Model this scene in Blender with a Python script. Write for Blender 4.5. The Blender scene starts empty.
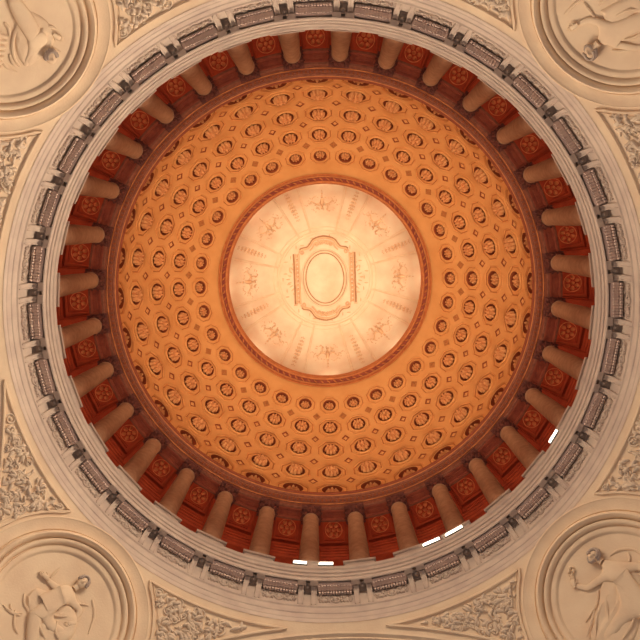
import bpy, math, random
from math import sin, cos, pi, radians, sqrt, acos, atan2
from mathutils import Matrix, Vector
random.seed(7)
S = bpy.context.scene
COL = S.collection
TAU = 2*pi
N = 32                                   # bays round the rotunda
STEP = TAU/N

# ------------------------------------------------------------------ helpers
class MB:
    """collects faces for ONE mesh"""
    def __init__(s): s.v = []; s.f = []
    def add(s, vs, fs):
        o = len(s.v); s.v += [tuple(p) for p in vs]; s.f += [tuple(i+o for i in f) for f in fs]
    def box(s, x0, x1, y0, y1, z0, z1, inset=0.0):
        i = inset
        vs = [(x0,y0,z0),(x1,y0,z0),(x1,y1,z0),(x0,y1,z0),(x0+i,y0+i,z1),(x1-i,y0+i,z1),(x1-i,y1-i,z1),(x0+i,y1-i,z1)]
        s.add(vs, [(0,3,2,1),(4,5,6,7),(0,1,5,4),(1,2,6,5),(2,3,7,6),(3,0,4,7)])
    def loft(s, rings, close_v=False, cap=(False, False)):
        n = len(rings[0]); m = len(rings); o = len(s.v)
        for r in rings: s.v += [tuple(p) for p in r]
        for j in range(m if close_v else m-1):
            for i in range(n):
                a = o+j*n+i; b = o+j*n+(i+1) % n; k = o+((j+1) % m)*n
                s.f.append((a, b, k+(i+1) % n, k+i))
        if cap[0]: s.f.append(tuple(o+i for i in reversed(range(n))))
        if cap[1]: s.f.append(tuple(o+(m-1)*n+i for i in range(n)))
    def lathe(s, prof, seg=24, c=(0,0,0)):
        s.loft([[(c[0]+r*cos(TAU*i/seg), c[1]+r*sin(TAU*i/seg), c[2]+z) for i in range(seg)] for r, z in prof],
               cap=(prof[0][0] > 1e-4, prof[-1][0] > 1e-4))
    def tube(s, pts, r, seg=8, closed=False, up=Vector((0,0,1)), flat=1.0):
        pts = [Vector(p) for p in pts]; n = len(pts); rings = []
        for i, p in enumerate(pts):
            if closed: t = pts[(i+1) % n]-pts[i-1]
            else: t = pts[min(i+1, n-1)]-pts[max(i-1, 0)]
            if t.length < 1e-9: t = Vector((1,0,0))
            t.normalize(); sd = t.cross(up)
            if sd.length < 1e-6: sd = Vector((1,0,0))
            sd.normalize(); w = sd.cross(t)
            rr = r(i/(n-1)) if callable(r) else r
            rings.append([p+sd*(rr*cos(TAU*k/seg))+w*(rr*flat*sin(TAU*k/seg)) for k in range(seg)])
        s.loft(rings, close_v=closed, cap=(not closed, not closed))
    def blob(s, c, a, b, h, rot=0.0, seg=10, lat=4, tip=0.0):
        """a leaf / bud lying on the local xy plane, rising along z"""
        cr, sr = cos(rot), sin(rot); rings = []
        for j in range(lat+1):
            q = j/lat*pi/2; ring = []
            for i in range(seg):
                t = TAU*i/seg
                x = a*cos(t)*cos(q); y = b*sin(t)*cos(q)*(1-tip*cos(t)); z = h*sin(q)
                ring.append((c[0]+x*cr-y*sr, c[1]+x*sr+y*cr, c[2]+z))
            rings.append(ring)
        s.loft(rings, cap=(True, False))
    def mesh(s, name, smooth=35):
        me = bpy.data.meshes.new(name); me.from_pydata(s.v, [], s.f); me.validate()
        import bmesh
        bm = bmesh.new(); bm.from_mesh(me); bmesh.ops.remove_doubles(bm, verts=bm.verts, dist=1e-5)
        bmesh.ops.recalc_face_normals(bm, faces=bm.faces); bm.to_mesh(me); bm.free()
        me.polygons.foreach_set('use_smooth', [True]*len(me.polygons))
        if smooth < 180: me.set_sharp_from_angle(angle=radians(smooth))
        return me

def obj(name, me, mat=None, parent=None, M=None):
    if isinstance(me, MB): me = me.mesh(name)
    if mat and not me.materials: me.materials.append(mat)
    o = bpy.data.objects.new(name, me); COL.objects.link(o)
    if parent: o.parent = parent
    o.matrix_local = M if M is not None else Matrix()
    return o
def thing(name, label, cat, M=None, group=None):
    o = bpy.data.objects.new(name, None); COL.objects.link(o); o.empty_display_size = .3
    if M is not None: o.matrix_world = M
    o['label'] = label; o['category'] = cat; o['kind'] = 'thing'
    if group: o['group'] = group
    return o
def struct(name, me, mat, label=None, cat=None):
    o = obj(name, me, mat); o['kind'] = 'structure'
    if label: o['label'] = label
    if cat: o['category'] = cat
    return o
def copytree(o, parent=None):
    c = o.copy(); COL.objects.link(c); c.parent = parent
    if parent is not None: c.matrix_local = o.matrix_local.copy()
    for ch in list(o.children): copytree(ch, c)
    return c

# the angle a runs as one sees it when looking UP (0 = right, 90 = top of the picture)
def P(R, a, h): return Vector((-R*cos(a), R*sin(a), h))
def er(a): return Vector((-cos(a), sin(a), 0))
def et(a): return Vector((sin(a), cos(a), 0))
def frame(x, y, z, p):
    return Matrix(((x[0],y[0],z[0],p[0]),(x[1],y[1],z[1],p[1]),(x[2],y[2],z[2],p[2]),(0,0,0,1)))
def Fwall(R, a, h): return frame(et(a), (0,0,1), -er(a), P(R, a, h))        # u tangent, v up, n to the middle
def Fstand(R, a, h): return frame(et(a), er(a), (0,0,1), P(R, a, h))       # u tangent, v outward, z up
def revolve(prof, seg=256, a0=0, a1=TAU, name='ring', smooth=25):
    m = MB(); full = abs(a1-a0-TAU) < 1e-6
    if full: m.loft([[P(r, a0+TAU*i/seg, h) for i in range(seg)] for r, h in prof])
    else:
        n = seg+1; o = 0
        for r, h in prof: m.v += [tuple(P(r, a0+(a1-a0)*i/seg, h)) for i in range(n)]
        for j in range(len(prof)-1):
            for i in range(seg): m.f.append((j*n+i, j*n+i+1, (j+1)*n+i+1, (j+1)*n+i))
    return m.mesh(name, smooth)

# ordinal wording that can be followed in the picture
ORD = ['first','second','third','fourth','fifth','sixth','seventh','eighth']
def whereabouts(k, half):
    """k-th of 32 positions; half=True: positions on the gaps, else on the axes"""
    # degrees clockwise from the top
    a = (k+(.5 if half else 0))*360/N
    cw = (90-a) % 360
    q = int((cw+1e-6)//90); names = ['topmost point','rightmost point','bottommost point','leftmost point']
    i = (cw-90*q)/(360/N)
    if half: n = int(i+.01); return ORD[n]+' clockwise from the '+names[q]
    n = int(round(i))
    return ('at the '+names[q]) if n == 0 else ORD[n-1]+' clockwise after the one at the '+names[q]

# ------------------------------------------------------------------ materials
def material(name, c1, c2, scale=1.2, rough=.75, bump=.15, bscale=14, spec=.25, grime=None):
    m = bpy.data.materials.new(name); m.use_nodes = True; nt = m.node_tree; b = nt.nodes['Principled BSDF']
    tc = nt.nodes.new('ShaderNodeTexCoord'); n = nt.nodes.new('ShaderNodeTexNoise')
    n.inputs['Scale'].default_value = scale; n.inputs['Detail'].default_value = 6
    geo = nt.nodes.new('ShaderNodeNewGeometry')
    nt.links.new(geo.outputs['Position'], n.inputs['Vector'])
    mx = nt.nodes.new('ShaderNodeMix'); mx.data_type = 'RGBA'
    mx.inputs[6].default_value = (*c1, 1); mx.inputs[7].default_value = (*c2, 1)
    rp = nt.nodes.new('ShaderNodeValToRGB'); rp.color_ramp.elements[0].position = .35; rp.color_ramp.elements[1].position = .68
    nt.links.new(n.outputs['Fac'], rp.inputs['Fac']); nt.links.new(rp.outputs['Color'], mx.inputs[0])
    nt.links.new(mx.outputs[2], b.inputs['Base Color'])
    n2 = nt.nodes.new('ShaderNodeTexNoise'); n2.inputs['Scale'].default_value = bscale; n2.inputs['Detail'].default_value = 4
    nt.links.new(geo.outputs['Position'], n2.inputs['Vector'])
    bp = nt.nodes.new('ShaderNodeBump'); bp.inputs['Strength'].default_value = bump; bp.inputs['Distance'].default_value = .05
    nt.links.new(n2.outputs['Fac'], bp.inputs['Height']); nt.links.new(bp.outputs['Normal'], b.inputs['Normal'])
    b.inputs['Roughness'].default_value = rough; b.inputs['Specular IOR Level'].default_value = spec
    return m
def emitter(name, c, e):
    m = bpy.data.materials.new(name); m.use_nodes = True; nt = m.node_tree; b = nt.nodes['Principled BSDF']
    b.inputs['Base Color'].default_value = (*c, 1); b.inputs['Emission Color'].default_value = (*c, 1)
    b.inputs['Emission Strength'].default_value = e
    return m
CREAM = material('cream_plaster', (.82,.64,.45), (.75,.56,.39), 1.1)
FOLI = material('dark_cream_relief', (.74,.59,.44), (.62,.49,.38), 2.5)  # slightly darker cream for the foliage relief
GREY = material('grey_stone', (.57,.465,.385), (.48,.38,.325), 1.6)
ORANGE = material('ochre_plaster', (.78,.37,.13), (.70,.31,.10), .9)
CORN = material('dark_red_moulding', (.30,.075,.04), (.23,.055,.03), 4)
CAPD = material('dark_capital_paint', (.20,.06,.045), (.12,.04,.035), 5)
DENT = material('light_grey_stone', (.80,.63,.54), (.68,.52,.45), 2)
GILT = material('ochre_gilding', (.78,.36,.14), (.62,.25,.09), 6)
BAYR = material('red_gilding', (.85,.30,.12), (.66,.20,.08), 5)
LANTD = material('brown_tinted_plaster', (.52,.28,.14), (.42,.21,.10), 3)
OCHRED = material('ochre_red_gilding', (.66,.24,.08), (.52,.17,.06), 3)
GROOVE_SHADE = material('red_brown_groove_shade', (.34,.085,.03), (.26,.06,.025), 3)  # shade of grooves and recesses put into the colour
LINE = material('ochre_line_shade', (.50,.19,.06), (.44,.16,.05), 3)  # groove shade put into a darker ochre
CAPM = material('dark_bronze_paint', (.30,.10,.06), (.20,.065,.04), 5)
RED = material('red_lamplit_plaster', (.55,.085,.030), (.42,.058,.024), 2)  # red cast of the drum's warm lamp light put into the base colour
REDDEEP = material('deep_red_moulding', (.36,.085,.045), (.26,.055,.035), 3)
SHAFT = material('pale_marble', (.50,.285,.17), (.40,.21,.125), 4)
LANT = material('ivory_plaster', (.92,.76,.55), (.86,.60,.40), .8)
LANTM = material('light_rose_plaster', (.90,.70,.48), (.84,.58,.38), 1.5)
LANTR = material('rose_tinted_plaster', (.82,.56,.34), (.74,.44,.25), 1.5)
BACKING = material('dark_backing', (.05,.045,.04), (.08,.07,.06), 8, rough=.5)  # backing of the added light patches on the ledge
PATCH_GLOW = emitter('light_patch_glow', (1.0,.90,.72), 3.5)  # glow standing in for bright patches of light on the ledge

# ------------------------------------------------------------------ the coffered dome
RD, H0 = 11.2, 40.6                       # sphere radius and centre height
ROWS = [4.9, 15.5, 26.6, 36.2, 45.2]
BND = [-.4, 10.6, 21.1, 31.4, 40.7, 49.6]
def SP(phi, a, off=0.0): return P((RD-off)*cos(phi), a, H0+(RD-off)*sin(phi))
def Fdome(phi, a, off=0.0):
    n = -(er(a)*cos(phi)+Vector((0,0,1))*sin(phi)); u = et(a); v = n.cross(u)
    return frame(u, v, n, SP(phi, a, off))
def octr(t, s):
    """radius of a unit shape at angle t; s=1 octagon with flats on the axes, s=0 circle"""
    k = (t+pi/8) % (pi/4)-pi/8
    return s*(1/cos(k))+(1-s)*1.0
NS = 48
HALF = [RD*cos(radians(p))*STEP/2 for p in ROWS]
RO = [.83*h for h in HALF]
dome = thing('coffered_dome', 'large orange coffered dome with five rows of rosette coffers around the bright round opening', 'dome', Matrix.Translation((0,0,H0)))
DI = Matrix.Translation((0,0,-H0))
shell = MB()
for r, pd in enumerate(ROWS):
    ph = radians(pd); b0 = radians(BND[r]); b1 = radians(BND[r+1])
    for k in range(N):
        a = k*STEP; inner = []; outer = []; mid = []
        F = Fdome(ph, a)
        for i in range(NS):
            t = TAU*i/NS; q = octr(t, 1)*RO[r]
            # tangent plane point pushed to the sphere
            p = F @ Vector((q*cos(t), q*sin(t), 0)) - Vector((0,0,H0)); p = p.normalized()*RD
            inner.append(p+Vector((0,0,H0)))
            ia = atan2(p.y, -p.x); ip = atan2(p.z, sqrt(p.x**2+p.y**2))
            ct, st = cos(t), sin(t); m_ = max(abs(ct), abs(st)); ct /= m_; st /= m_
            ea = a+ct*STEP/2; ep = (ph+st*(b1-ph)) if st > 0 else (ph+st*(ph-b0))
            outer.append(SP(ep, ea))
            da = (ia-a+pi) % TAU-pi
            mid.append(SP((ip+ep)/2, a+(da+ct*STEP/2)/2))
        shell.loft([inner, mid, outer])
for k in range(1):
    seg = 256
    shell.loft([[SP(radians(d), TAU*i/seg) for i in range(seg)] for d in (49.6, 51.5, 53.6)])
    shell.loft([[SP(radians(d), TAU*i/seg) for i in range(seg)] for d in (-1.5, -.4)])
obj('dome_shell', shell, ORANGE, dome, DI)

def coffer_mesh(ro, dep, simple=False):
    m = MB()
    prof = [(1.02,1,-.02),(1.0,1,.05),(.95,1,.05),(.925,1,-.03),(.905,1,-.05),(.875,1,-.05),(.84,1,-.04),(.82,.9,-.01),(.72,.1,-.01),
            (.70,0,.05),(.67,0,.07),(.63,0,.05),(.605,0,-.06),(.60,0,-.26),(.59,0,-.28),(.40,0,-.28),(.3,0,-.26),(.02,0,-.26)]
    rings = []
    for rr, s, d in prof:
        rings.append([(ro*rr*octr(TAU*i/NS, s)*cos(TAU*i/NS), ro*rr*octr(TAU*i/NS, s)*sin(TAU*i/NS),
                       d*dep-(1 if d <= .05 else 1)*( (ro*rr)**2/(2*RD) )*-1) for i in range(NS)])
    m.loft(rings, cap=(False, True)); return m
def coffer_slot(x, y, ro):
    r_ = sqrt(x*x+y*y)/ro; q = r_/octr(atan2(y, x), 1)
    if .45 < r_ < .625 and not .60 < r_ < .601: return 1  # shade in the well painted as a dark ring round the rosette
    if .87 < q < .93: return 2  # shade in the octagon groove painted as a darker line
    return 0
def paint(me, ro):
    for m_ in (ORANGE, GROOVE_SHADE, LINE): me.materials.append(m_)
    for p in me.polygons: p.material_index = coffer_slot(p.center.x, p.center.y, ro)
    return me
def rosette_mesh(r, h, petals=8, seg=64, rad=10):
    m = MB(); rings = []
    for j in range(rad+1):
        q = 1-j/rad; ring = []
        for i in range(seg):
            t = TAU*i/seg; lobe = abs(cos(petals*t/2))
            edge = r*(.72+.28*lobe**.6)
            rr = edge*q if q > .35 else r*q*(.72+.28*lobe**.6*(q/.35))
            z = h*(.15+.85*sin(pi*min(1, (1-q)*1.25+.05))**.8)*(.45+.55*lobe**.7) if q > .33 else h*(.35+1.1*(1-(q/.33)**2)**.5)
            if j == 0: z = 0
            ring.append((rr*cos(t), rr*sin(t), z))
        rings.append(ring)
    m.loft(rings, cap=(False, True)); return m
for r in (0, 1, 2, 3, 4):
    sc = RO[r]/.88
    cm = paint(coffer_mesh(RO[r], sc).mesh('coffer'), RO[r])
    rm = rosette_mesh(RO[r]*.475, .34*sc).mesh('rosette'); rm.materials.append(GILT)
    ph = radians(ROWS[r])
    if r in (1, 2, 3):
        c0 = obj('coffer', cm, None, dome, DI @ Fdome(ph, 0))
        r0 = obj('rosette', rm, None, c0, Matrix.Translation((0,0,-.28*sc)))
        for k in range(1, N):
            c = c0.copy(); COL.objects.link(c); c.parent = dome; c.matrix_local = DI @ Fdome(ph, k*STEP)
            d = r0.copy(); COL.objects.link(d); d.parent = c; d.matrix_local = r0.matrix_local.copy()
rest = MB(); restr = MB(); rk = []
for r in (0, 4):
    sc = RO[r]/.88; cm = coffer_mesh(RO[r], sc); rm = rosette_mesh(RO[r]*.475, .34*sc, seg=48, rad=8); ph = radians(ROWS[r])
    for k in range(N):
        F = Fdome(ph, k*STEP); rest.add([F @ Vector(p) for p in cm.v], cm.f); rk.append((F.inverted(), RO[r], F.translation))
        F2 = F @ Matrix.Translation((0,0,-.28*sc)); restr.add([F2 @ Vector(p) for p in rm.v], rm.f)
rme = rest.mesh('coffer'); rme.materials.append(ORANGE); rme.materials.append(GROOVE_SHADE); rme.materials.append(LINE)
from mathutils.kdtree import KDTree
kd = KDTree(len(rk))
for i, q in enumerate(rk): kd.insert(q[2], i)
kd.balance()
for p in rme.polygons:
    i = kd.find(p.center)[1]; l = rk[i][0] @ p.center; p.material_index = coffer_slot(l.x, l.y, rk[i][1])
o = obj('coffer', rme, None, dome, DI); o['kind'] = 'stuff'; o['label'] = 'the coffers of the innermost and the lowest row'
o2 = obj('rosette', restr, GILT, o); o2['kind'] = 'stuff'
# lozenges between the octagons
def loz(s):
    m = MB()
    def dia(k, z): return [(k*s, 0, z), (0, k*s*1.1, z), (-k*s, 0, z), (0, -k*s*1.1, z)]
    m.loft([dia(1.0,-.03), dia(1.0,.03), dia(.86,.03), dia(.80,.005), dia(.48,.005), dia(.05,.09)], cap=(False, True)); return m
def lozpaint(me, s):
    me.materials.append(ORANGE); me.materials.append(GROOVE_SHADE)
    for p in me.polygons:
        q = sum(abs(me.vertices[i].co.x)/s+abs(me.vertices[i].co.y)/s/1.1 for i in p.vertices)/len(p.vertices)
        if .5 < q < .92: p.material_index = 1  # recess shade painted dark inside the lozenge frame
    return me
lrest = MB()
for r in (1, 2, 3, 4):
    s = .315*HALF[r]; ph = radians(BND[r]); lm = loz(s)
    if r < 4:
        me = lozpaint(lm.mesh('lozenge', 20), s)
        l0 = obj('lozenge', me, None, dome, DI @ Fdome(ph, STEP/2))
        for k in range(1, N):
            c = l0.copy(); COL.objects.link(c); c.parent = dome; c.matrix_local = DI @ Fdome(ph, (k+.5)*STEP)
    else:
        for k in range(N):
            F = Fdome(ph, (k+.5)*STEP); lrest.add([F @ Vector(p) for p in lm.v], lm.f)
o = obj('lozenge', lrest.mesh('lozenge', 20), LINE, dome, DI); o['kind'] = 'stuff'; o['label'] = 'the innermost ring of small lozenges'

# ------------------------------------------------------------------ opening ring (oculus)
HO = 49.5
ocu = thing('oculus_ring', 'dark red moulded ring with a leaf band around the bright round opening', 'ring', Matrix.Translation((0,0,HO)))
OI = Matrix.Translation((0,0,-HO))
obj('outer_moulding', revolve([(6.84,49.35),(6.82,49.32),(6.78,49.30),(6.76,49.38),(6.74,49.36),(6.72,49.5),(6.66,49.52),(6.66,49.7)], name='outer_moulding'), OCHRED, ocu, OI)
obj('inner_moulding', revolve([(6.42,49.7),(6.42,49.55),(6.36,49.48),(6.30,49.5),(6.28,49.6),(6.28,50.5),(6.6,50.6)], name='inner_moulding'), OCHRED, ocu, OI)
obj('cavetto', revolve([(6.66,49.68),(6.42,49.68)], name='cavetto'), REDDEEP, ocu, OI)
nl = 96
lf = MB(); lf.blob((0,0,0), .155, .055, -.14, rot=radians(38), seg=10, lat=3)
lfm = lf.mesh('leaf'); lfm.materials.append(OCHRED)
for k in range(nl): obj('leaf', lfm, None, ocu, OI @ Fstand(6.54, TAU*k/nl, 49.67))

# ------------------------------------------------------------------ the bright upper vault
HV = 50.9; RV = 9.1; HVc = 54.2-9.1        # sphere of the upper vault
LH = HVc
def V(phi, a, off=0): return P((RV-off)*cos(phi), a, HVc+(RV-off)*sin(phi))
def Fv(phi, a, off=0):
    n = -(er(a)*cos(phi)+Vector((0,0,1))*sin(phi)); u = et(a); v = n.cross(u)
    return frame(u, v, n, V(phi, a, off))
vault = thing('upper_vault', 'pale ivory vault seen through the round opening, with radial ribs and sixteen panels', 'vault', Matrix.Translation((0,0,HV)))
VI = Matrix.Translation((0,0,-HV))
m = MB(); seg = 128
m.loft([[V(radians(38+(90-38)*j/24), TAU*i/seg) for i in range(seg)] for j in range(24)]+[[V(radians(89.8), TAU*i/seg) for i in range(seg)]], cap=(False, True))
obj('vault_shell', m.mesh('vault_shell', 180), LANT, vault, VI)
obj('vault_wall', revolve([(7.17,50.72),(7.3,50.6),(6.5,50.56)], name='vault_wall'), LANT, vault, VI)
def arc_on_v(a, p0, p1, n=16, off=.01): return [V(p0+(p1-p0)*i/n, a, off) for i in range(n+1)]
RING = radians(68.6)
for k in range(8):
    for sgn in (-1, 1):
        a = radians(22.5+45*k)+sgn*radians(7.2)
        m = MB()
        m.tube(arc_on_v(a, radians(42), RING), .045, seg=6, up=Vector((0,0,1)), flat=.8)
        m.tube(arc_on_v(a+sgn*.022, radians(42), RING), .02, seg=6)
        obj('rib', m, LANTM, vault, VI)
m = MB()
for rr, t in ((0, .05), (.02, .03), (-.03, .03)):
    m.tube([V(RING+rr, TAU*i/128, .01) for i in range(128)], t, seg=6, closed=True)
obj('ring_moulding', m, LANTM, vault, VI)
# motifs hanging in the panels
def motif(kind, rnd):
    m = MB()
    if kind == 0:       # wide panel: shield with foliage either side
        m.blob((0,0,0), .11, .20, .12); m.blob((0,.28,0), .05, .09, .06)
        for s in (-1, 1):
            for q in range(7):
                x = s*(.22+.12*q); y = .10*sin(q*1.3+1)+.05
                m.blob((x, y, 0), .10, .035, .045, rot=s*(.5 if q % 2 else -.6), tip=.3, seg=8, lat=2)
            m.tube([(s*(.1+.85*i/14), .08*sin(i*.55), .01) for i in range(15)], .014, seg=5)
        rn = random.Random(5)
        for q in range(46):
            x = rn.uniform(-.95, .95); y = rn.uniform(-.40, .55)*(1-.25*abs(x)); m.blob((x, y, 0), .04+.09*rn.random(), .03, .035, rot=rn.random()*6, tip=.3, seg=7, lat=2)
        for q in range(3): m.blob((0, -.3-.16*q, 0), .07-.015*q, .07, .05, seg=8, lat=2)
    else:               # narrow panel: upright candelabrum
        for q in range(9):
            y = -.9+.23*q; w = .17-.012*abs(q-4)
            for s in (-1, 1): m.blob((s*w*.6, y, 0), w*.62, .04, .06, rot=s*(.7+.1*(q % 2)), tip=.3, seg=8, lat=2)
            m.blob((0, y+.05, 0), .04, .07, .06, seg=8, lat=2)
    return m
mw = motif(0, None).mesh('relief_ornament'); mw.materials.append(LANTR)
mn = motif(1, None).mesh('relief_ornament'); mn.materials.append(LANTR)
for k in range(8):
    obj('relief_ornament', mw, None, vault, VI @ Fv(radians(55), radians(45*k), 0) @ Matrix.Diagonal((1.25,1.5,2.2,1)))
    obj('relief_ornament', mn, None, vault, VI @ Fv(radians(54), radians(22.5+45*k), 0) @ Matrix.Diagonal((1.2,1.2,2,1)))
# inner ring foliage between the cartouche and the ring moulding
lv = MB(); lv.blob((0,0,0), .15, .045, .06, tip=.3, seg=8, lat=2); lvm = lv.mesh('leaf'); lvm.materials.append(LANTR)
for k in range(44):
    a = TAU*k/44; rr = 2.75+.22*sin(k*2.1)
    obj('leaf', lvm, None, vault, VI @ Fv(acos(min(1, rr/RV)), a, 0) @ Matrix.Rotation(a*3+k, 4, 'Z'))

# oval cartouche
HC = 54.2
def CM(x, y):                             # picture-style x right, y up, on the vault
    rr = sqrt(x*x+y*y); return Vector((-x, y, HVc+sqrt(RV**2-rr*rr)))
cart = thing('oval_cartouche', 'plain oval medallion in a scrolled strapwork frame at the very centre of the upper vault', 'cartouche', Matrix.Translation((0,0,HC)))
CI = Matrix.Translation((0,0,-HC))
ax, ay = 1.42, 1.84
def ell(k, n=72): return [(k[0]*cos(TAU*i/n), k[1]*sin(TAU*i/n)) for i in range(n)]
def on(pts, dz=0): return [CM(x, y)+Vector((0,0,-dz)) for x, y in pts]
m = MB(); m.loft([on(ell((ax*q, ay*q)), .10) for q in (1, .7, .4, .05)], cap=(False, True)); obj('oval_field', m, LANT, cart, CI)
m = MB()
m.tube(on(ell((ax, ay)), .10), .085, closed=True, seg=8); m.tube(on(ell((ax+.17, ay+.16)), .06), .05, closed=True, seg=8)
obj('oval_frame', m, LANTM, cart, CI)
m = MB(); m.tube(on(ell((ax-.085, ay-.085)), .17), .035, closed=True, seg=6); obj('oval_groove', m, LANTD, cart, CI)
out = [(1.62,1.95),(1.5,2.05),(1.15,2.12),(.95,2.3),(.72,2.62),(.35,2.78),(0,2.84)]
def smooth(pts, n=5):
    r = []
    for i in range(len(pts)-1):
        p0 = pts[max(i-1,0)]; p1 = pts[i]; p2 = pts[i+1]; p3 = pts[min(i+2,len(pts)-1)]
        for k in range(n):
            t = k/n
            r.append(tuple(.5*((2*p1[d])+(-p0[d]+p2[d])*t+(2*p0[d]-5*p1[d]+4*p2[d]-p3[d])*t*t+(-p0[d]+3*p1[d]-3*p2[d]+p3[d])*t**3) for d in range(2)))
    return r+[pts[-1]]
for sx in (-1, 1):
    for sy in (-1, 1):
        m = MB(); m.tube(on([(sx*x, sy*y) for x, y in smooth(out)], .05), .075, seg=6)
        m.tube(on([(sx*x*.86, sy*(y*.92)) for x, y in smooth(out[2:])], .05), .05, seg=6)
        c = (sx*1.55, sy*1.82)
        m.tube(on([(c[0]+(.24-.03*i/2)*cos(i*.6)*sx*.8, c[1]+(.24-.03*i/2)*sin(i*.6)*sy*.8) for i in range(14)], .06), .045, seg=6)
        c = (sx*.5, sy*2.35)
        m.tube(on([(c[0]+(.2-.028*i/2)*cos(i*.6)*sx*.8, c[1]+(.2-.028*i/2)*sin(i*.6)*sy*.8) for i in range(13)], .06), .05, seg=6)
        obj('strapwork_scroll', m, LANTR, cart, CI)
        m = MB(); m.tube(on([(sx*x*1.04, sy*(y*1.035)) for x, y in smooth(out)], .06), .045, seg=6); obj('strapwork_edge', m, LANTD, cart, CI)
for sx in (-1, 1):
    m = MB()
    for x in (1.78, 2.02): m.tube(on([(sx*x, -1.75+3.5*i/16) for i in range(17)], .05), .06, seg=6)
    for i in range(12):
        p = CM(sx*1.9, -1.6+3.2*i/11); m.blob((p.x, p.y, p.z), .09, .09, -.14, seg=8, lat=3)
    for i in range(9):
        p = CM(sx*(2.2+.16*(4-abs(i-4))*.6), -1.0+.25*i); m.blob((p.x, p.y, p.z), .16, .05, -.07, rot=(i-4)*.25*-sx, seg=8, lat=2)
    obj('side_ornament', m, LANTR, cart, CI)
    m = MB(); m.tube(on([(sx*2.13, -1.75+3.5*i/16) for i in range(17)], .04), .05, seg=6); obj('side_rail', m, LANTD, cart, CI)
m = MB()
for sy in (-1, 1):
    for i in range(-2, 3):
        p = CM(i*.16, sy*(2.55-.05*abs(i))); m.blob((p.x, p.y, p.z), .07, .17, -.12, rot=i*.35*sy, seg=8, lat=3)
obj('shell_crest', m, LANTR, cart, CI)

# ------------------------------------------------------------------ dome cornice
HCo = 39.7
dc = thing('dome_cornice', 'dark reddish moulded cornice ring at the foot of the coffered dome', 'cornice', Matrix.Translation((0,0,HCo)))
KI = Matrix.Translation((0,0,-HCo))
obj('architrave', revolve([(12.28,40.6),(12.28,39.75),(12.2,39.7),(11.5,39.7),(11.45,39.74),(11.45,39.88),(11.42,39.9),(11.42,40.04),(11.36,40.08),(11.33,40.16)], name='architrave'), CAPM, dc, KI)
obj('cornice_moulding', revolve([(11.33,40.16),(11.33,40.3),(11.26,40.31),(11.22,40.31)], name='cornice_moulding'), GROOVE_SHADE, dc, KI)
obj('corona', revolve([(11.22,40.31),(11.18,40.34),(11.18,40.42),(11.26,40.46),(11.14,40.50),(11.09,40.50),(11.07,40.56)], name='corona'), CAPM, dc, KI)
obj('groove', revolve([(11.07,40.56),(11.15,40.60),(11.05,40.62)], name='groove'), GROOVE_SHADE, dc, KI)
obj('lip_moulding', revolve([(11.05,40.62),(11.01,40.63),(10.97,40.68),(10.97,40.76),(11.02,40.8),(11.25,40.82)], name='lip_moulding'), CORN, dc, KI)
for nm, r_, h_, t_, mt in (('bead_line', 11.075, 40.53, .03, OCHRED), ('shadow_line', 11.47, 39.80, .03, GROOVE_SHADE), ('bead_line', 11.38, 40.06, .028, OCHRED), ('shadow_line', 11.27, 40.30, .04, GROOVE_SHADE), ('shadow_line', 10.985, 40.66, .03, GROOVE_SHADE)):
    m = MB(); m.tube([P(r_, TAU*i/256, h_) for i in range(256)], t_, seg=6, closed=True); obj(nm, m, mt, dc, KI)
m = MB()
for k in range(320):
    F = Fstand(11.30, TAU*k/320, 40.2); b = MB(); b.box(-.06,.06,-.07,.05,0,.1); m.add([F @ Vector(p) for p in b.v], b.f)
o = obj('dentil_course', m, CAPM, dc, KI); o['kind'] = 'stuff'
# underside panels between the capitals
m0 = MB()
for z, w, d in ((0,.62,.28),):
    rect = lambda w, d, z: [(-w,-d,z),(w,-d,z),(w,d,z),(-w,d,z)]
    m0.loft([rect(.66,.27,.0), rect(.66,.27,-.06), rect(.58,.20,-.06), rect(.56,.18,.0), rect(.40,.09,-.01), rect(.38,.07,-.05)], cap=(False, True))
me = m0.mesh('soffit_panel'); me.materials.append(REDDEEP)
for k in range(N): obj('soffit_panel', me, None, dc, KI @ Fstand(11.86, k*STEP, 39.7))

# ------------------------------------------------------------------ drum: wall, ceiling with bays, columns
struct('wall_drum', revolve([(14.3,31.3),(14.3,39.6),(14.22,39.7),(14.22,39.85),(14.15,39.9),(14.15,40.1),(14.1,40.15),(14.1,40.62)], name='wall_drum'), RED)
struct('ceiling_drum', revolve([(12.2,40.75),(14.35,40.75)], name='ceiling_drum'), REDDEEP)
struct('floor_gallery', revolve([(11.15,31.58),(14.35,31.58)], name='floor_gallery'), GREY)
# beams between the bays
bm_ = MB(); bm_.box(-.40,.40,.40,2.5,0,.6)
bm_.box(-.33,.33,.45,2.4,-.03,.02)
beam = bm_.mesh('ceiling_beam'); beam.materials.append(RED)
tb = thing('ceiling_beam', 'x', 'beam', Fstand(11.85, STEP/2, 40.15))
# bay panel
def trap(v0, v1, e=0.0, z=0.0):
    """trapezoid ring between two beams, v = distance outward from R=11.85"""
    def hw(v): return (11.85+v)*math.tan(STEP/2)-.42/cos(STEP/2)-e
    return [(-hw(v0), v0, z), (hw(v0), v0, z), (hw(v1), v1, z), (-hw(v1), v1, z)]
pan = MB()
pan.loft([trap(.42,2.28,-.02,.28), trap(.42,2.28,-.02,.02), trap(.46,2.25,.03,.0), trap(.46,2.25,.05,.14), trap(.48,2.0,.07,.15), trap(.50,1.98,.10,.13),
          trap(.52,1.96,.11,.42), trap(1.0,1.1,.5,.42)], cap=(False, True))
fr = MB()
def sq(w, z): return [(-w,-w,z),(w,-w,z),(w,w,z),(-w,w,z)]
fr.loft([sq(.66,.16), sq(.66,-.05), sq(.61,-.07), sq(.56,-.05), sq(.54,.06), sq(.50,.06), sq(.49,.12)], cap=(False, True))
ro = MB()
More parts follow.
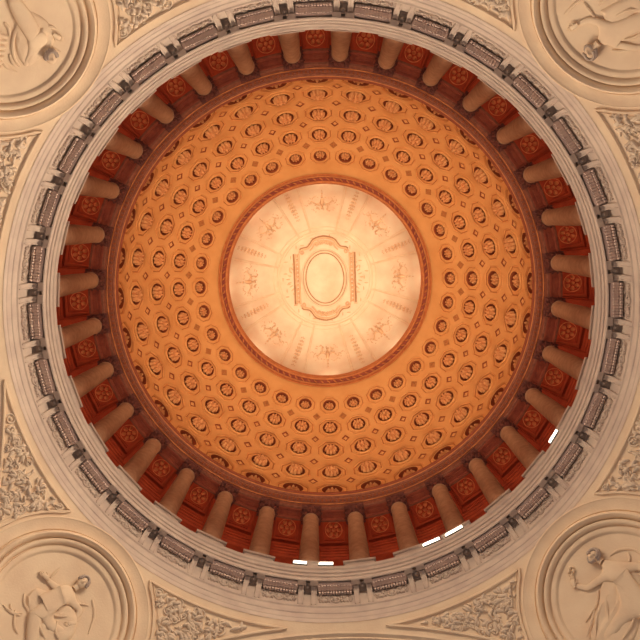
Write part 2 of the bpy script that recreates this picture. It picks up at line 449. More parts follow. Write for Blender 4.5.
for k in range(6):
    t = TAU*k/6; b = MB(); b.blob((.28*cos(t), .28*sin(t), 0), .135, .115, .17, rot=t, seg=12, lat=4)
    ro.add([(x, y, -z) for x, y, z in b.v], b.f)
b = MB(); b.blob((0,0,0), .115, .115, .19, seg=12, lat=4); ro.add([(x, y, -z) for x, y, z in b.v], b.f)
ro.tube([(.46*cos(TAU*i/40), .46*sin(TAU*i/40), 0) for i in range(40)], .025, closed=True, seg=6)
bar = MB(); bar.tube([(-.70,0,0),(.70,0,0)], .055, seg=8)
bar.box(-.72,.72,-.05,.10,.0,.10)
pm = pan.mesh('ceiling_panel'); pm.materials.append(RED)
fm = fr.mesh('square_frame'); fm.materials.append(RED)
rm = ro.mesh('rosette'); rm.materials.append(BAYR)
bmh = bar.mesh('crossbar'); bmh.materials.append(RED)
bays = []
for k in range(N):
    a = k*STEP; F = Fstand(11.85, a, 40.22)
    w = whereabouts(k, False)
    t = thing('rosette_bay', 'deep red rosette bay, '+w, 'ceiling bay', F, 'red rosette bays around the drum')
    obj('ceiling_panel', pm, None, t); q = obj('square_frame', fm, None, t, Matrix.Translation((0,1.20,.28)))
    obj('rosette', rm, None, q, Matrix.Translation((0,0,.11)))
    for y, z in ((2.02,.08),(2.18,.05)): obj('crossbar', bmh, None, t, Matrix.Translation((0,y,z)))
bpy.data.objects.remove(tb)
for k in range(N):
    o = obj('ceiling_beam', beam, None, None, Fstand(11.85, (k+.5)*STEP, 40.15)); o['kind'] = 'structure'
# column
def column():
    parts = {}
    m = MB(); m.box(-.64,.64,-.52,.58,0,.74); m.box(-.72,.72,-.60,.64,.72,.88); m.box(-.69,.69,-.56,.6,-.0,.12); parts['pedestal'] = (m, GREY)
    m = MB(); m.lathe([(.56,.88),(.58,.93),(.58,1.0),(.54,1.04),(.52,1.08),(.53,1.14),(.54,1.16),(.52,1.22),(.49,1.25)], 32); m.box(-.58,.58,-.55,.58,.86,.92); parts['base'] = (m, SHAFT)
    m = MB(); m.lathe([(.49-.10*(i/12)**1.4, 1.25+5.85*i/12) for i in range(13)]+[(.42,7.12),(.42,7.17),(.37,7.2)], 40); parts['shaft'] = (m, SHAFT)
    m = MB(); m.lathe([(.34,7.2),(.36,7.5),(.43,7.8),(.50,7.93),(.50,7.96)], 24)
    for row, (n, r0, z0, hh) in enumerate(((8,.36,7.2,.33),(8,.40,7.42,.36))):
        for i in range(n):
            t = TAU*(i+.5*row)/n
            m.tube([(cos(t)*(r0+.02), sin(t)*(r0+.02), z0), (cos(t)*(r0+.05), sin(t)*(r0+.05), z0+hh*.6), (cos(t)*(r0+.13), sin(t)*(r0+.13), z0+hh), (cos(t)*(r0+.19), sin(t)*(r0+.19), z0+hh*.86)],
                   lambda q: .09*(1-.5*q), seg=6)
    for i in range(4):
        t = pi/4+i*pi/2; c = Vector((cos(t)*.54, sin(t)*.54, 7.84)); d = Vector((cos(t), sin(t), 0))
        m.tube([c+d*(.12-.009*j)*cos(j*.6)+Vector((0,0,1))*(.12-.009*j)*sin(j*.6) for j in range(12)], .045, seg=6, up=d.cross(Vector((0,0,1))))
    m.box(-.52,.52,-.52,.52,7.96,8.1); parts['capital'] = (m, CAPD)
    return {k: (v[0].mesh(k), v[1]) for k, v in parts.items()}
cp = column()
for k in range(N):
    t = thing('column', 'pale marble drum column, '+whereabouts(k, True)+' of the ring', 'column', Fstand(11.85, (k+.5)*STEP, 31.61), 'columns around the drum')
    t['kind'] = 'thing'
    for nme in ('pedestal','base','shaft','capital'): obj(nme, cp[nme][0], cp[nme][1], t)

# ------------------------------------------------------------------ lower entablature with brackets
HE = 28.4
ent = thing('entablature', 'grey stone entablature ring with paired brackets and dentils under the drum', 'entablature', Matrix.Translation((0,0,HE)))
EI = Matrix.Translation((0,0,-HE))
obj('cornice', revolve([(11.5,31.6),(11.12,31.6),(11.08,31.56),(11.10,31.40),(11.13,31.36),(11.20,31.32),(11.20,31.27),(11.12,31.24),(11.14,31.06),(11.22,31.03),(11.22,30.98),(11.16,30.94),(11.18,30.80),(11.24,30.78),(11.24,30.74),(11.20,30.7),(11.22,30.52),(11.26,30.50),(11.29,30.56),(11.29,30.86),(11.80,30.86),(11.82,30.7),(11.86,30.66)], name='cornice'), GREY, ent, EI)
obj('frieze', revolve([(11.86,30.66),(11.86,29.5)], name='frieze'), GREY, ent, EI)
obj('architrave', revolve([(11.86,29.5),(11.79,29.47),(11.78,29.39),(11.84,29.35),(11.86,29.05),(11.83,29.02),(11.84,28.95),(11.88,28.92),(11.90,28.66),(11.93,28.62),(11.92,28.5),(11.95,28.38)], name='architrave'), GREY, ent, EI)
brk = MB()
prof = [(y*.62, z) for y, z in [(-.56,.30),(-.60,.20),(-.58,.08),(-.50,.0),(-.40,-.02),(-.32,-.06),(-.25,-.16),(-.20,-.32),(-.17,-.50),(-.15,-.68),(-.16,-.80),(-.12,-.92),(-.05,-.98),(.02,-.98),(.02,.30)]]
def ext(m, prof, w, k=1.0, dv=0):
    A = [(-w, y*k+dv, z) for y, z in prof]; B = [(w, y*k+dv, z) for y, z in prof]; n = len(prof)
    m.add(A+B, [tuple(range(n)), tuple(reversed(range(n, 2*n)))]+[(i, (i+1) % n, n+(i+1) % n, n+i) for i in range(n)])
ext(brk, prof, .115)
for x in (-.085, .085): brk.tube([(x, y-.012, z) for y, z in prof[1:13]], .032, seg=6, up=Vector((1,0,0)))
bme = brk.mesh('bracket'); bme.materials.append(GREY)
blk = MB(); blk.box(-.43,-.08,-.60,-.40,-.04,.34); blk.box(.08,.43,-.60,-.40,-.04,.34); blk.box(-.40,-.14,-.40,-.02,.08,.34); blk.box(.14,.40,-.40,-.02,.08,.34); blk.box(-.12,.12,-.60,-.52,.12,.34); blk.box(-.12,.12,-.4,-.02,.16,.34); blk.blob((0,-.26,.14), .085, .075, -.16)
blm = blk.mesh('soffit_block'); blm.materials.append(GREY)
dp = MB()
L = .74
def rr_(hx, y0, y1, r, z, n=5):
    pts = []
    for cx, cy, s in ((hx-r, y1-r, 0), (-hx+r, y1-r, 1), (-hx+r, y0+r, 2), (hx-r, y0+r, 3)):
        for i in range(n+1):
            t = s*pi/2+i/n*pi/2; pts.append((cx+r*cos(t), cy+r*sin(t), z))
    return pts
dp.tube(rr_(L-.03, -.50, -.09, .09, .03), .022, seg=6, closed=True)
dp.box(-L+.03, L-.03, -.49, -.10, -.03, .32)
for i in range(12):
    x = -L+.10+(2*L-.2)*i/11; dp.box(x-.036, x+.036, -.20, -.12, -.25, .05)
for i in range(12):
    x = -L+.10+(2*L-.2)*i/11; dp.box(x-.034, x+.034, -.44, -.25, -.14, .05)
dpm = dp.mesh('dentil_panel'); dpm.materials.append(DENT)
sw = MB()
def curl(cx, cy, r, s, n=16, th=.022, turns=1.5, z=.01):
    return [(cx+s*r*(1-i/n*.8)*cos(i/n*TAU*turns), cy+r*(1-i/n*.8)*sin(i/n*TAU*turns), z) for i in range(n+1)]
sw.tube([(.16*cos(TAU*i/20), .13*sin(TAU*i/20), .01) for i in range(20)], .03, closed=True, seg=6); sw.blob((0,0,0), .10, .08, .07)
for s in (-1, 1):
    sw.tube([(s*(.18+.42*i/10), -.10*sin(pi*i/10)+.02, .02) for i in range(11)], .035, seg=6)
    sw.tube(curl(s*.30, .14, .10, s), .022, seg=5); sw.tube(curl(s*.60, .06, .10, -s), .022, seg=5)
    for i in range(4): sw.blob((s*(.24+.12*i), -.10, 0), .06, .03, .06, rot=s*(.6+i), seg=8, lat=2)
swm = sw.mesh('swag'); swm.materials.append(GREY)
for k in range(N):
    a = (k+.5)*STEP; F = EI @ Fstand(11.86, a, 30.55)
    for sx in (-.27, .27): obj('bracket', bme, None, ent, F @ Matrix.Translation((sx, 0, 0)))
    obj('soffit_block', blm, None, ent, F)
    F = EI @ Fstand(11.86, k*STEP, 30.55)
    obj('dentil_panel', dpm, None, ent, F)
    obj('swag', swm, None, ent, EI @ Fwall(11.85, k*STEP, 30.0) @ Matrix.Diagonal((1.05,1.5,1.6,1)))

# ------------------------------------------------------------------ pendentives and arches
RP = 16.9; HP = 16.45; AP = 12.25
def PP(phi, a, off=0.0): return P((RP-off)*cos(phi), a, HP+(RP-off)*sin(phi))
def phi_plane(a, d):                      # elevation at which the sphere meets the arch plane
    m_ = max(abs(cos(a)), abs(sin(a))); return acos(min(1, d/(RP*m_)))
R45 = radians(45)
names = ['upper right','upper left','lower left','lower right']
for c in range(4):
    m = MB(); na = 96; nb = 28; grid = []
    for i in range(na+1):
        a = radians(90*c)+radians(90)*i/na
        p1 = R45; p0 = max(phi_plane(a, AP), radians(12)); p0 = min(p0, p1-1e-4)
        grid.append([PP(p1+(p0-p1)*j/nb, a) for j in range(nb+1)])
    m.v = [tuple(p) for g in grid for p in g]
    m.f = [(i*(nb+1)+j, (i+1)*(nb+1)+j, (i+1)*(nb+1)+j+1, i*(nb+1)+j+1) for i in range(na) for j in range(nb)]
    struct('ceiling_pendentive', m.mesh('ceiling_pendentive', 60), CREAM)
RA = sqrt(RP**2-AP**2)
for c in range(4):
    a = radians(90*c); m = MB()
    def AQ(d, s, r): # d outward from axis plane, s sideways angle on the arch, r radius
        v = er(a)*d+et(a)*(r*cos(s)); return Vector((v.x, v.y, HP+r*sin(s)))
    prof = [(AP-.03, RA+.12),(AP-.07,RA+.05),(AP-.02,RA-.02),(AP+.12,RA-.04),(AP+.14,RA-.10),(AP+.5,RA-.10),(AP+.52,RA-.04),(AP+3.0,RA-.04),(AP+3.02,RA-.10),(AP+3.4,RA-.10),(AP+3.4,RA-.8),(AP+6.5,RA-.8)]
    n = 81
    for d, r in prof: m.v += [tuple(AQ(d, radians(12+156*i/(n-1)), r)) for i in range(n)]
    for j in range(len(prof)-1):
        for i in range(n-1): m.f.append((j*n+i, j*n+i+1, (j+1)*n+i+1, (j+1)*n+i))
    struct('ceiling_arch', m.mesh('ceiling_arch', 25), CREAM)

# roundels
cam_fit = (0.11355633, 2.97236396, 0.00641599, 0.10948659, 0.03684505)
CX, CY, TX, TY, ROLL = cam_fit
def fit_axes():
    A = Matrix(((cos(ROLL), -sin(ROLL), 0), (sin(ROLL), cos(ROLL), 0), (0,0,1)))
    B = Matrix(((1,0,0), (0,cos(TY),sin(TY)), (0,-sin(TY),cos(TY))))
    C = Matrix(((cos(TX),0,sin(TX)), (0,1,0), (-sin(TX),0,cos(TX))))
    return C @ B @ A
AX = fit_axes(); CAMP = Vector((-CX, CY, 0))
def ray(px, py):
    d = AX.transposed() @ Vector(((px-320)/770, (320-py)/770, 1)); return Vector((-d.x, d.y, d.z))
def on_pend(px, py):
    d = ray(px, py).normalized(); o_ = CAMP-Vector((0,0,HP)); b = d.dot(o_); c = o_.dot(o_)-RP*RP
    return CAMP+d*(-b+sqrt(b*b-c))
RPHI = radians(33.7)
def Fp(phi, a, off=0.0):
    n = -(er(a)*cos(phi)+Vector((0,0,1))*sin(phi)); u = et(a); v = n.cross(u)
    return frame(u, v, n, PP(phi, a, off))
def bend(x, y): return (x*x+y*y)/(2*RP)   # lift of the sphere over the tangent plane (towards the middle)
def rring(R, z, n=96): return [(R*cos(TAU*i/n), R*sin(TAU*i/n), z+R*R/(2*RP)) for i in range(n)]
rprof = [(3.46,-.03),(3.45,.07),(3.40,.08),(3.37,.05),(2.99,.06),(2.97,.0),(2.92,.0),(2.90,.15),(2.85,.22),(2.78,.24),(2.72,.20),(2.69,.13),(2.68,.02),(2.64,.02),(2.63,.11),(2.59,.16),(2.52,.17),(2.46,.13),(2.44,.02),
         (2.40,.02),(2.38,.08),(2.26,.085),(2.20,.06),(2.18,.01),(2.14,.0),(2.08,-.0)]
prof_mesh = MB(); prof_mesh.loft([rring(r, z*(1.2 if z > .1 else 1)) for r, z in rprof]); rfm = prof_mesh.mesh('round_frame', 50); rfm.materials.append(CREAM)
fld = MB(); fld.loft([rring(2.12*q, .012) for q in (1,.8,.6,.4,.2,.02)], cap=(False, True)); fdm = fld.mesh('background', 180); fdm.materials.append(CREAM)

def skin_figure(name, joints, bones, root, parent, M, mat, flat=.5):
    me = bpy.data.meshes.new(name)
    me.from_pydata([j[0] for j in joints], bones, []); me.materials.append(mat)
    o = bpy.data.objects.new(name, me); COL.objects.link(o); o.parent = parent
    o.matrix_local = M @ Matrix.Diagonal((1,1,flat,1))
    sk = o.modifiers.new('skin', 'SKIN'); sk.use_smooth_shade = True
    for i, j in enumerate(joints):
        sv = me.skin_vertices[0].data[i]; sv.radius = (j[1], j[1]); sv.use_root = (i == root)
    sb = o.modifiers.new('sub', 'SUBSURF'); sb.levels = 2; sb.render_levels = 2
    return o

def head(m, c, r, ang, beard=False):
    """low relief head, seen from the front three-quarter; ang = direction of the crown"""
    ca, sa = cos(ang), sin(ang)
    def T(x, y): return (c[0]+x*sa+y*ca, c[1]-x*ca+y*sa)
    rings = []; lat = 10; seg = 28
    for j in range(lat+1):
        q = j/lat*pi/2; ring = []
        for i in range(seg):
            t = TAU*i/seg; x = r*.74*cos(t)*cos(q); y = r*sin(t)*cos(q)
            z = r*.75*sin(q)
            # brow, eyes, nose, mouth
            z += r*.22*math.exp(-((x/r/.13)**2+((y/r+.08)/.24)**2))
            for s in (-1, 1): z -= r*.17*math.exp(-(((x/r-s*.30)/.15)**2+((y/r-.10)/.11)**2))
            z -= r*.14*math.exp(-((x/r/.25)**2+((y/r+.47)/.07)**2))
            p = T(x, y); ring.append((p[0], p[1], c[2]+z))
        rings.append(ring)
    m.loft(rings, cap=(True, False))
def hair(c, r, ang, beard=False, seed=1):
    rnd = random.Random(seed); m = MB(); ca, sa = cos(ang), sin(ang)
    def T(x, y): return (c[0]+x*sa+y*ca, c[1]-x*ca+y*sa)
    for i in range(20):
        t = radians(-5+190*i/19); x = r*.82*cos(t); y = r*1.0*sin(t)+r*.06; p = T(x, y)
        m.blob((p[0], p[1], c[2]+r*.15), r*.24, r*.17, r*.45, rot=rnd.random()*6, seg=8, lat=3)
        p = T(x*.72, y*.78+.1*r); m.blob((p[0], p[1], c[2]+r*.38), r*.22, r*.15, r*.42, rot=rnd.random()*6, seg=8, lat=3)
    if beard:
        for i in range(12):
            t = radians(200+140*i/11); p = T(r*.5*cos(t), r*.78*sin(t)-.12*r)
            m.blob((p[0], p[1], c[2]+r*.2), r*.2, r*.13, r*.42, rot=rnd.random()*6, seg=8, lat=3)
    return m

def build_roundel(c, adeg, label, fig):
    a = radians(adeg); F = Fp(RPHI, a); Fi = F.inverted()
    t = thing('roundel', label, 'relief roundel', F)
    obj('round_frame', rfm, None, t); obj('background', fdm, None, t)
    def L(px, py, z=.05):
        p = Fi @ on_pend(px, py); return Vector((p.x, p.y, p.z+z))
    fig(t, L)
    return t

def figure(t, L, joints, bones, root, hd, hdr, crown, beard=False, seed=1, hands=()):
    """joints: list of (px, py, lift, radius in m)"""
    J = []
    for px, py, z, r in joints:
        p = L(px, py, 0); J.append(((p.x, p.y, (p.z+z)/.5), r))
    o = skin_figure('person', J, bones, root, t, Matrix(), CREAM, .5)
    o['label'] = 'carved figure'
    hp = L(*hd, .12); cr = L(*crown, .12); ang = atan2(cr.y-hp.y, cr.x-hp.x)
    m = MB(); head(m, hp, hdr, ang)
    # neck keeps the head on the body
    q = L(joints[0][0], joints[0][1], .10); m.tube([hp, (hp+q)/2, q], hdr*.45, seg=10)
    obj('head', m, CREAM, o, Matrix.Diagonal((1,1,2,1)))
    obj('hair', hair(hp, hdr, ang, beard, seed), GREY, o, Matrix.Diagonal((1,1,2,1)))
    for (wx, wy, dx, dy) in hands:
        m = MB(); w = L(wx, wy, .10); d = L(wx+dx, wy+dy, .10)-w; d.z = 0; d.normalize(); s = Vector((-d.y, d.x, 0))
        m.tube([w-d*.10, w+d*.04, w+d*.16, w+d*.2], lambda q: .06+.035*sin(pi*q), seg=8, flat=.7)
        for i, ln in enumerate((.15,.19,.18,.13)):
            b = w+d*.16+s*(-.065+.045*i); m.tube([b, b+d*ln*.55+Vector((0,0,.03)), b+d*ln+Vector((0,0,-.0))], lambda q: .024-.006*q, seg=6)
        b = w+d*.04-s*.07; m.tube([b, b-s*.07+d*.05, b-s*.08+d*.12], lambda q: .027-.006*q, seg=6)
        obj('hand', m, CREAM, o, Matrix.Diagonal((1,1,2,1)))
    return o
def folds(t, L, lines, name='drapery', r=.05, z=.03):
    for ln in lines:
        m = MB(); pts = smooth([(x, y) for x, y in ln], 6); n = len(pts)-1
        m.tube([L(x, y, z) for x, y in pts], lambda q: r*(.35+.75*sin(pi*min(1, q*.9+.08))), seg=8)
        obj('drapery_fold', m, CREAM, t)
def sheet(t, L, poly, z=.10, name='cloth'):
    """a raised cloth mass: fan of an outline, rounded at the rim, wavy on top"""
    n = len(poly); P_ = smooth(poly+[poly[0]], 6)[:-1]; cx = sum(p[0] for p in P_)/len(P_); cy = sum(p[1] for p in P_)/len(P_)
    rings = []
    for q, zz in ((1.0,-.02),(.97,.35),(.92,.7),(.8,.95),(.6,1.0),(.4,1.05),(.2,1.1),(.02,1.1)):
        rings.append([L(cx+(x-cx)*q, cy+(y-cy)*q, z*zz*(1+.22*sin(.55*(x+y*.5)*q))) for x, y in P_])
    m = MB(); m.loft(rings, cap=(False, True)); return obj(name, m, CREAM, t)

def fig_tr(t, L):        # head lowest, body going off to the right, raised arm
    folds(t, L, [[(618,14),(630,8),(648,8)],[(622,38),(634,36),(648,28)],[(600,4),(606,-2),(616,-8)],], r=.045, z=.13)
    sheet(t, L, [(600,10),(640,-8),(672,-2),(680,20),(660,34),(632,36),(612,30)], .13)
    figure(t, L, [(600,41,.05,.16),(612,33,.1,.30),(628,25,.12,.34),(646,18,.12,.33),(664,8,.1,.24),(676,-12,.06,.15),
                  (601,21,.08,.15),(590,19,.05,.12),(577,24,.03,.09),(618,44,.05,.15),(638,48,.03,.12),(655,44,.02,.09)],
           [(0,1),(1,2),(2,3),(3,4),(4,5),(1,6),(6,7),(7,8),(1,9),(9,10),(10,11)], 2, (592,49), .27, (595,57), True, 3, [(577,24,-6,4),(655,44,8,-1)])
    folds(t, L, [[(598,19),(604,26),(608,33),(609,40)],[(612,50),(626,50),(640,44)],[(584,2),(590,10),(596,18)],[(610,8),(622,2),(640,1)],[(565,14),(575,4),(585,-3)]])
def fig_br(t, L):        # bearded head top left, arm bent down to the left, draped
    folds(t, L, [[(608,596),(609,614),(614,636)],[(596,612),(592,626),(588,638)],[(636,618),(632,628),(624,640)],[(622,580),(630,590),(634,600)],[(604,604),(598,620),(597,640)],], r=.045, z=.13)
    sheet(t, L, [(603,572),(622,566),(640,575),(642,600),(634,640),(604,655),(590,638),(598,610)], .13)
    figure(t, L, [(603,563,.06,.16),(617,572,.12,.30),(630,585,.14,.34),(640,602,.12,.34),(655,618,.1,.26),(672,634,.05,.15),
                  (602,580,.10,.15),(588,589,.06,.12),(575,586,.04,.09),(640,566,.06,.16),(656,580,.05,.12),
                  (620,622,.1,.24),(606,640,.07,.16)],
           [(0,1),(1,2),(2,3),(3,4),(4,5),(1,6),(6,7),(7,8),(1,9),(9,10),(3,11),(11,12)], 2, (595,558), .27, (598,552), True, 5, [(575,586,-2,-7)])
    folds(t, L, [[(572,586),(571,578),(574,572)],[(599,590),(597,604),(590,616),(586,622)],[(604,596),(603,612),(604,636)],[(615,590),(612,598),(610,612),(618,632)],
                 [(615,604),(622,598),(640,598),(656,604)],[(616,612),(630,614),(650,608)],[(610,556),(620,550),(634,550),(648,560)],[(624,566),(630,560),(628,552)]], r=.045)
    m = MB()
    for i in range(7): p = L(572+2.2*cos(i), 572+2.2*sin(i)*2, .04); m.blob(p, .09, .045, .09, rot=i*1.1, seg=8, lat=3)
    obj('laurel', m, CREAM, t)
def fig_bl(t, L):        # stooping figure, shoulders high, head to the right
    folds(t, L, [[(40,596),(50,602),(58,612)],[(44,608),(52,616),(66,618)],[(36,616),(38,628),(44,640)],[(56,622),(54,632),(58,642)],], r=.045, z=.15)
    sheet(t, L, [(26,596),(36,588),(56,596),(70,606),(78,620),(70,640),(44,652),(30,648),(27,620)], .13)
    figure(t, L, [(73,590,.06,.15),(64,596,.12,.28),(50,600,.14,.34),(38,606,.12,.33),(33,624,.1,.27),(30,648,.06,.18),
                  (72,603,.08,.15),(80,611,.05,.12),(72,624,.04,.10),(54,587,.06,.13),(46,579,.04,.09),
                  (50,628,.10,.22),(64,634,.06,.15)],
           [(0,1),(1,2),(2,3),(3,4),(4,5),(1,6),(6,7),(7,8),(1,9),(9,10),(3,11),(11,12)], 2, (81,584), .25, (86,580), False, 9, [(72,624,-7,1),(46,579,-5,-5)])
    folds(t, L, [[(3,605),(8,610),(14,614),(22,613)],[(24,594),(24,604),(29,614),(30,640)],[(43,622),(50,630),(62,632)],[(62,626),(74,623),(80,618)],
                 [(60,598),(66,606),(78,604),(88,606)],[(50,578),(56,572),(60,568)],[(10,604),(12,612),(20,616)],[(92,600),(94,616),(88,634)],[(15,610),(14,626),(18,634)]], r=.045)
def fig_tl(t, L):        # head lower right, broad curved wing to the left
    sheet(t, L, [(14,24),(24,10),(44,18),(54,34),(50,50),(38,60),(26,66),(16,52)], .10)
    figure(t, L, [(44,47,.06,.14),(36,38,.1,.28),(28,26,.12,.32),(20,12,.1,.30),(10,-4,.06,.2),(44,28,.05,.13),(54,34,.04,.10),(30,54,.05,.14),(24,66,.03,.10)],
           [(0,1),(1,2),(2,3),(3,4),(1,5),(5,6),(1,7),(7,8)], 2, (49,55), .26, (47,47), False, 11, [(54,34,6,4)])
    folds(t, L, [[(0,58),(4,64),(10,69),(17,72)],[(4,22),(8,28),(9,36)],[(20,22),(15,30),(12,44),(14,58),(20,66)],[(9,54),(12,62),(18,67)],[(26,34),(24,46),(28,56)],[(44,27),(50,26),(56,29)],
                 [(-14,10),(-16,30),(-8,48)],[(36,40),(44,45),(52,48),(60,52)]], r=.06)
    m = MB()
    for i in range(7):
        for j in range(2): p = L(-2-5*j-i, 34+6*i-4*j, .04); m.blob(p, .34, .10, .10, rot=1.9+i*.12, seg=10, lat=3)
    obj('wing', m, CREAM, t)
build_roundel(0, 45, 'cream plaster roundel at upper right with an upside-down carved head and raised arm', fig_tr)
build_roundel(1, 135, 'palest cream roundel at upper left with a curved wing beside the carved figure', fig_tl)
build_roundel(2, 225, 'cream roundel at lower left with a stooping carved figure in heavy drapery', fig_bl)
build_roundel(3, 315, 'pinkish cream roundel at lower right with a bearded figure bending his arm', fig_br)

# spandrel panels
RB = radians(12.35)
def dist_low(a_off):                      # upper edge of the roundel band at this azimuth from its centre
    # sin(p)sin(c)+cos(p)cos(c)cos(da)=cos(RB)
    A = sin(RPHI); B = cos(RPHI)*cos(a_off); Rr = sqrt(A*A+B*B); v = cos(RB)/Rr
    if v > 1: return None
    return atan2(A, B)+acos(v)
PT = radians(43.9)
spl = {(0,1):'triangular foliage panel at right, below the upper right roundel',(0,-1):'triangular foliage panel along the top edge, left of the upper right roundel',
       (1,1):'triangular foliage panel along the top edge, right of the upper left roundel',(1,-1):'triangular foliage panel at left, below the upper left roundel',
       (2,1):'triangular foliage panel at left, above the lower left roundel',(2,-1):'triangular foliage panel along the bottom edge, right of the lower left roundel',
       (3,1):'triangular foliage panel along the bottom edge, left of the lower right roundel',(3,-1):'triangular foliage panel at right, above the lower right roundel'}
for c in range(4):
    for sg in (1, -1):
        # offset d runs from the axis side (tip) to the roundel
        ca = radians(45+90*c)
        def az(d): return ca-sg*(R45-d)   # d = angle from the arch axis
        top = []; low = []
        dtip = acos(12.02/(RP*cos(PT)))
        n = 40; d1 = R45-radians(9.6)
        for i in range(n+1):
            d = dtip+(d1-dtip)*i/n
            lo = acos(min(1, 12.02/(RP*cos(d)))); q = dist_low(R45-d)
            if q is not None: lo = max(lo, min(q, PT))
            top.append((PT, d)); low.append((min(lo, PT), d))
        mid_d = dtip+(d1-dtip)*.62; mp = (radians(41), mid_d)
        F = Fp(mp[0], az(mp[1])); Fi = F.inverted()
        key = (c, 1 if (sg == 1) else -1)
        # decide the label from where the panel really is
        pos = P(1, az(mid_d), 0); X = -pos.x; Y = pos.y
        near_v = abs(X) > abs(Y)          # nearer the left/right sides of the picture
        lab = {0: ('triangular foliage panel at right, below the upper right roundel','triangular foliage panel along the top edge, left of the upper right roundel'),
               1: ('triangular foliage panel at left, below the upper left roundel','triangular foliage panel along the top edge, right of the upper left roundel'),
               2: ('triangular foliage panel at left, above the lower left roundel','triangular foliage panel along the bottom edge, right of the lower left roundel'),
               3: ('triangular foliage panel at right, above the lower right roundel','triangular foliage panel along the bottom edge, left of the lower right roundel')}[c][0 if near_v else 1]
        t = thing('spandrel_panel', lab, 'relief panel', F, 'triangular foliage panels between the roundels')
        outline = top+low[::-1][1:-1]
        m = MB(); m.tube([Fi @ PP(p, az(d), .03) for p, d in outline], .06, seg=6, closed=True)
        cen = (sum(p for p, d in outline)/len(outline), sum(d for p, d in outline)/len(outline))
        m.tube([Fi @ PP(p+(cen[0]-p)*.09, az(d+(cen[1]-d)*.07), .02) for p, d in outline], .022, seg=6, closed=True)
        obj('panel_frame', m, CREAM, t)
        rnd = random.Random(30+c*2+sg); m = MB(); cnt = 0
        def inside(p, d, mg=.012):
            if d < dtip+.05 or d > d1-.02: return False
            lo = acos(min(1, 12.02/(RP*cos(d)))); q = dist_low(R45-d)
            if q is not None: lo = max(lo, q)
            return lo+mg*.9 < p < PT-mg
        tries = 0
        while cnt < 170 and tries < 6000:
            tries += 1
            d = dtip+(d1-dtip)*rnd.random(); p = radians(33+11*rnd.random())
            if not inside(p, d): continue
            G = Fi @ Fp(p, az(d)); b = MB(); r_ = rnd.random()
            if cnt % 9 == 0:
                rr0 = .15+.09*rnd.random(); s = rnd.choice((-1,1)); ph = rnd.random()*6
                b.tube([(s*rr0*(1-i/20*.85)*cos(ph+i*.5), rr0*(1-i/20*.85)*sin(ph+i*.5), .03) for i in range(20)], .034, seg=6)
                b.blob((0,0,0), .07, .07, .13, seg=8, lat=3)
            else:
                ln = .09+.13*r_; b.blob((0,0,0), ln, ln*.42, .06+.08*rnd.random(), rot=rnd.random()*6.3, seg=9, lat=3, tip=.5)
            m.add([G @ Vector(q) for q in b.v], b.f); cnt += 1
        obj('foliage_relief', m, FOLI, t)

# ------------------------------------------------------------------ patches of light on the ledge, built as added glowing boxes
patchspec = [(300,562.5,14,'glowing white light patch on the ledge at the bottom, the leftmost of the five'),
            (326,564.5,15,'glowing white light patch on the ledge at the bottom, second from the left'),
            (433,546,19,'long glowing white light patch on the ledge at lower right, third from the left'),
            (456,535,20,'longest glowing white light patch on the ledge at lower right, fourth from the left'),
            (554,437,15,'glowing white light patch on the ledge at right, far from the other four')]
for px, py, w, lab in patchspec:
    d = ray(px, py); hz = 31.66; p = CAMP+d*(hz/d.z); a = atan2(p.y, -p.x); hw = w/770*hz/2
    t = thing('light_patch', lab, 'light patch', Fstand(11.06, a, 31.6), 'glowing light patches on the ledge')
    m = MB(); m.box(-hw-.03, hw+.03, .0, .19, .01, .07); m.box(-hw-.02, hw+.02, .15, .19, .05, .30); obj('patch_backing', m, BACKING, t)
    m = MB(); m.loft([[(x*k, y, z) for x, y, z in ((-hw,-.07,.10),(hw*.9,-.07,.10),(hw,-.02,.30),(-hw*.8,-.02,.30))] for k in (1,)]+
                     [[(-hw,.15,.08),(hw,.15,.08),(hw,.15,.30),(-hw,.15,.30)]], cap=(True, True))
    obj('patch_glow', m, PATCH_GLOW, t)

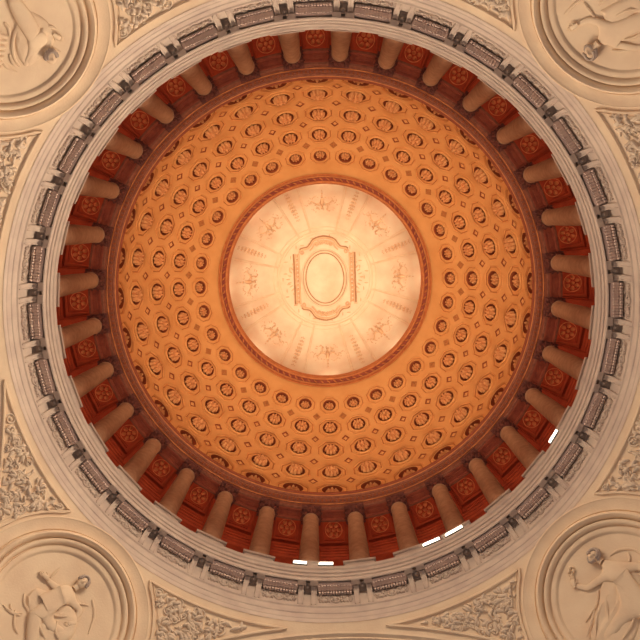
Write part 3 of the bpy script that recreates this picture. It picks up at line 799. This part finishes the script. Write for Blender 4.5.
# ------------------------------------------------------------------ light
def point(name, loc, e, c, r=.3):
    l = bpy.data.lights.new(name, 'POINT'); l.energy = e; l.color = c; l.shadow_soft_size = r
    o = bpy.data.objects.new(name, l); COL.objects.link(o); o.location = loc; return o
def area(name, loc, target, e, c, sx, sy):
    l = bpy.data.lights.new(name, 'AREA'); l.shape = 'RECTANGLE'; l.size = sx; l.size_y = sy; l.energy = e; l.color = c
    o = bpy.data.objects.new(name, l); COL.objects.link(o); o.location = loc
    o.rotation_euler = (Vector(target)-Vector(loc)).to_track_quat('-Z', 'Y').to_euler(); return o
def spot(name, loc, target, e, c, ang, blend=.5, r=.004):
    l = bpy.data.lights.new(name, 'SPOT'); l.energy = e; l.color = c; l.shadow_soft_size = r
    l.spot_size = radians(ang); l.spot_blend = blend
    o = bpy.data.objects.new(name, l); COL.objects.link(o); o.location = loc
    o.rotation_euler = (Vector(target)-Vector(loc)).to_track_quat('-Z', 'Y').to_euler(); return o
for k in range(8):       # cove lights hidden behind the opening ring
    area('cove_light', P(6.75, k*TAU/8, 50.7), P(1.5, k*TAU/8, 54.0), 16, (1,.82,.60), .8, .3)
for k in range(16):      # unseen spots added at the ledge: up at the dome, down at opposite pendentives
    a = k*TAU/16
    spot('dome_fill_spot', P(10.9, a, 31.9), P(8.5, a+pi, 43), 1500, (1,.79,.54), 52, .7)
    g = 1.08+.42*cos(a-radians(315))
    spot('pendentive_fill_spot', P(10.9, a, 31.85), P(14.5, a+pi, 22.5), 4300*g, (1,.81,.60), 56, .6)
for k in range(N):
    spot('dome_uplight', P(10.75, k*STEP, 31.9), P(7.2, k*STEP, 46), 780, (1,.79,.54), 46, .5)
for k in range(N):      # unseen fill added behind the ledge to brighten the bays
    spot('bay_fill_light', P(12.9, k*STEP, 31.9), P(12.9, k*STEP, 41), 250, (1,.70,.45), 50, .6)
w = bpy.data.worlds.new('world'); S.world = w; w.use_nodes = True
bg = w.node_tree.nodes['Background']; bg.inputs[0].default_value = (1.0,.80,.70,1); bg.inputs[1].default_value = .33

# ------------------------------------------------------------------ camera
cam = bpy.data.cameras.new('camera'); co = bpy.data.objects.new('camera', cam); COL.objects.link(co)
cam.sensor_width = 36; cam.lens = 770/640*36; cam.clip_end = 500
Rw = Matrix.Diagonal((1,1,-1)) @ AX @ Matrix.Diagonal((-1,1,1))
co.matrix_world = Matrix.Translation(CAMP) @ Rw.transposed().to_4x4()
S.camera = co
S.view_settings.view_transform = 'Standard'; S.view_settings.look = 'None'; S.view_settings.gamma = 1
S.view_settings.exposure = 0
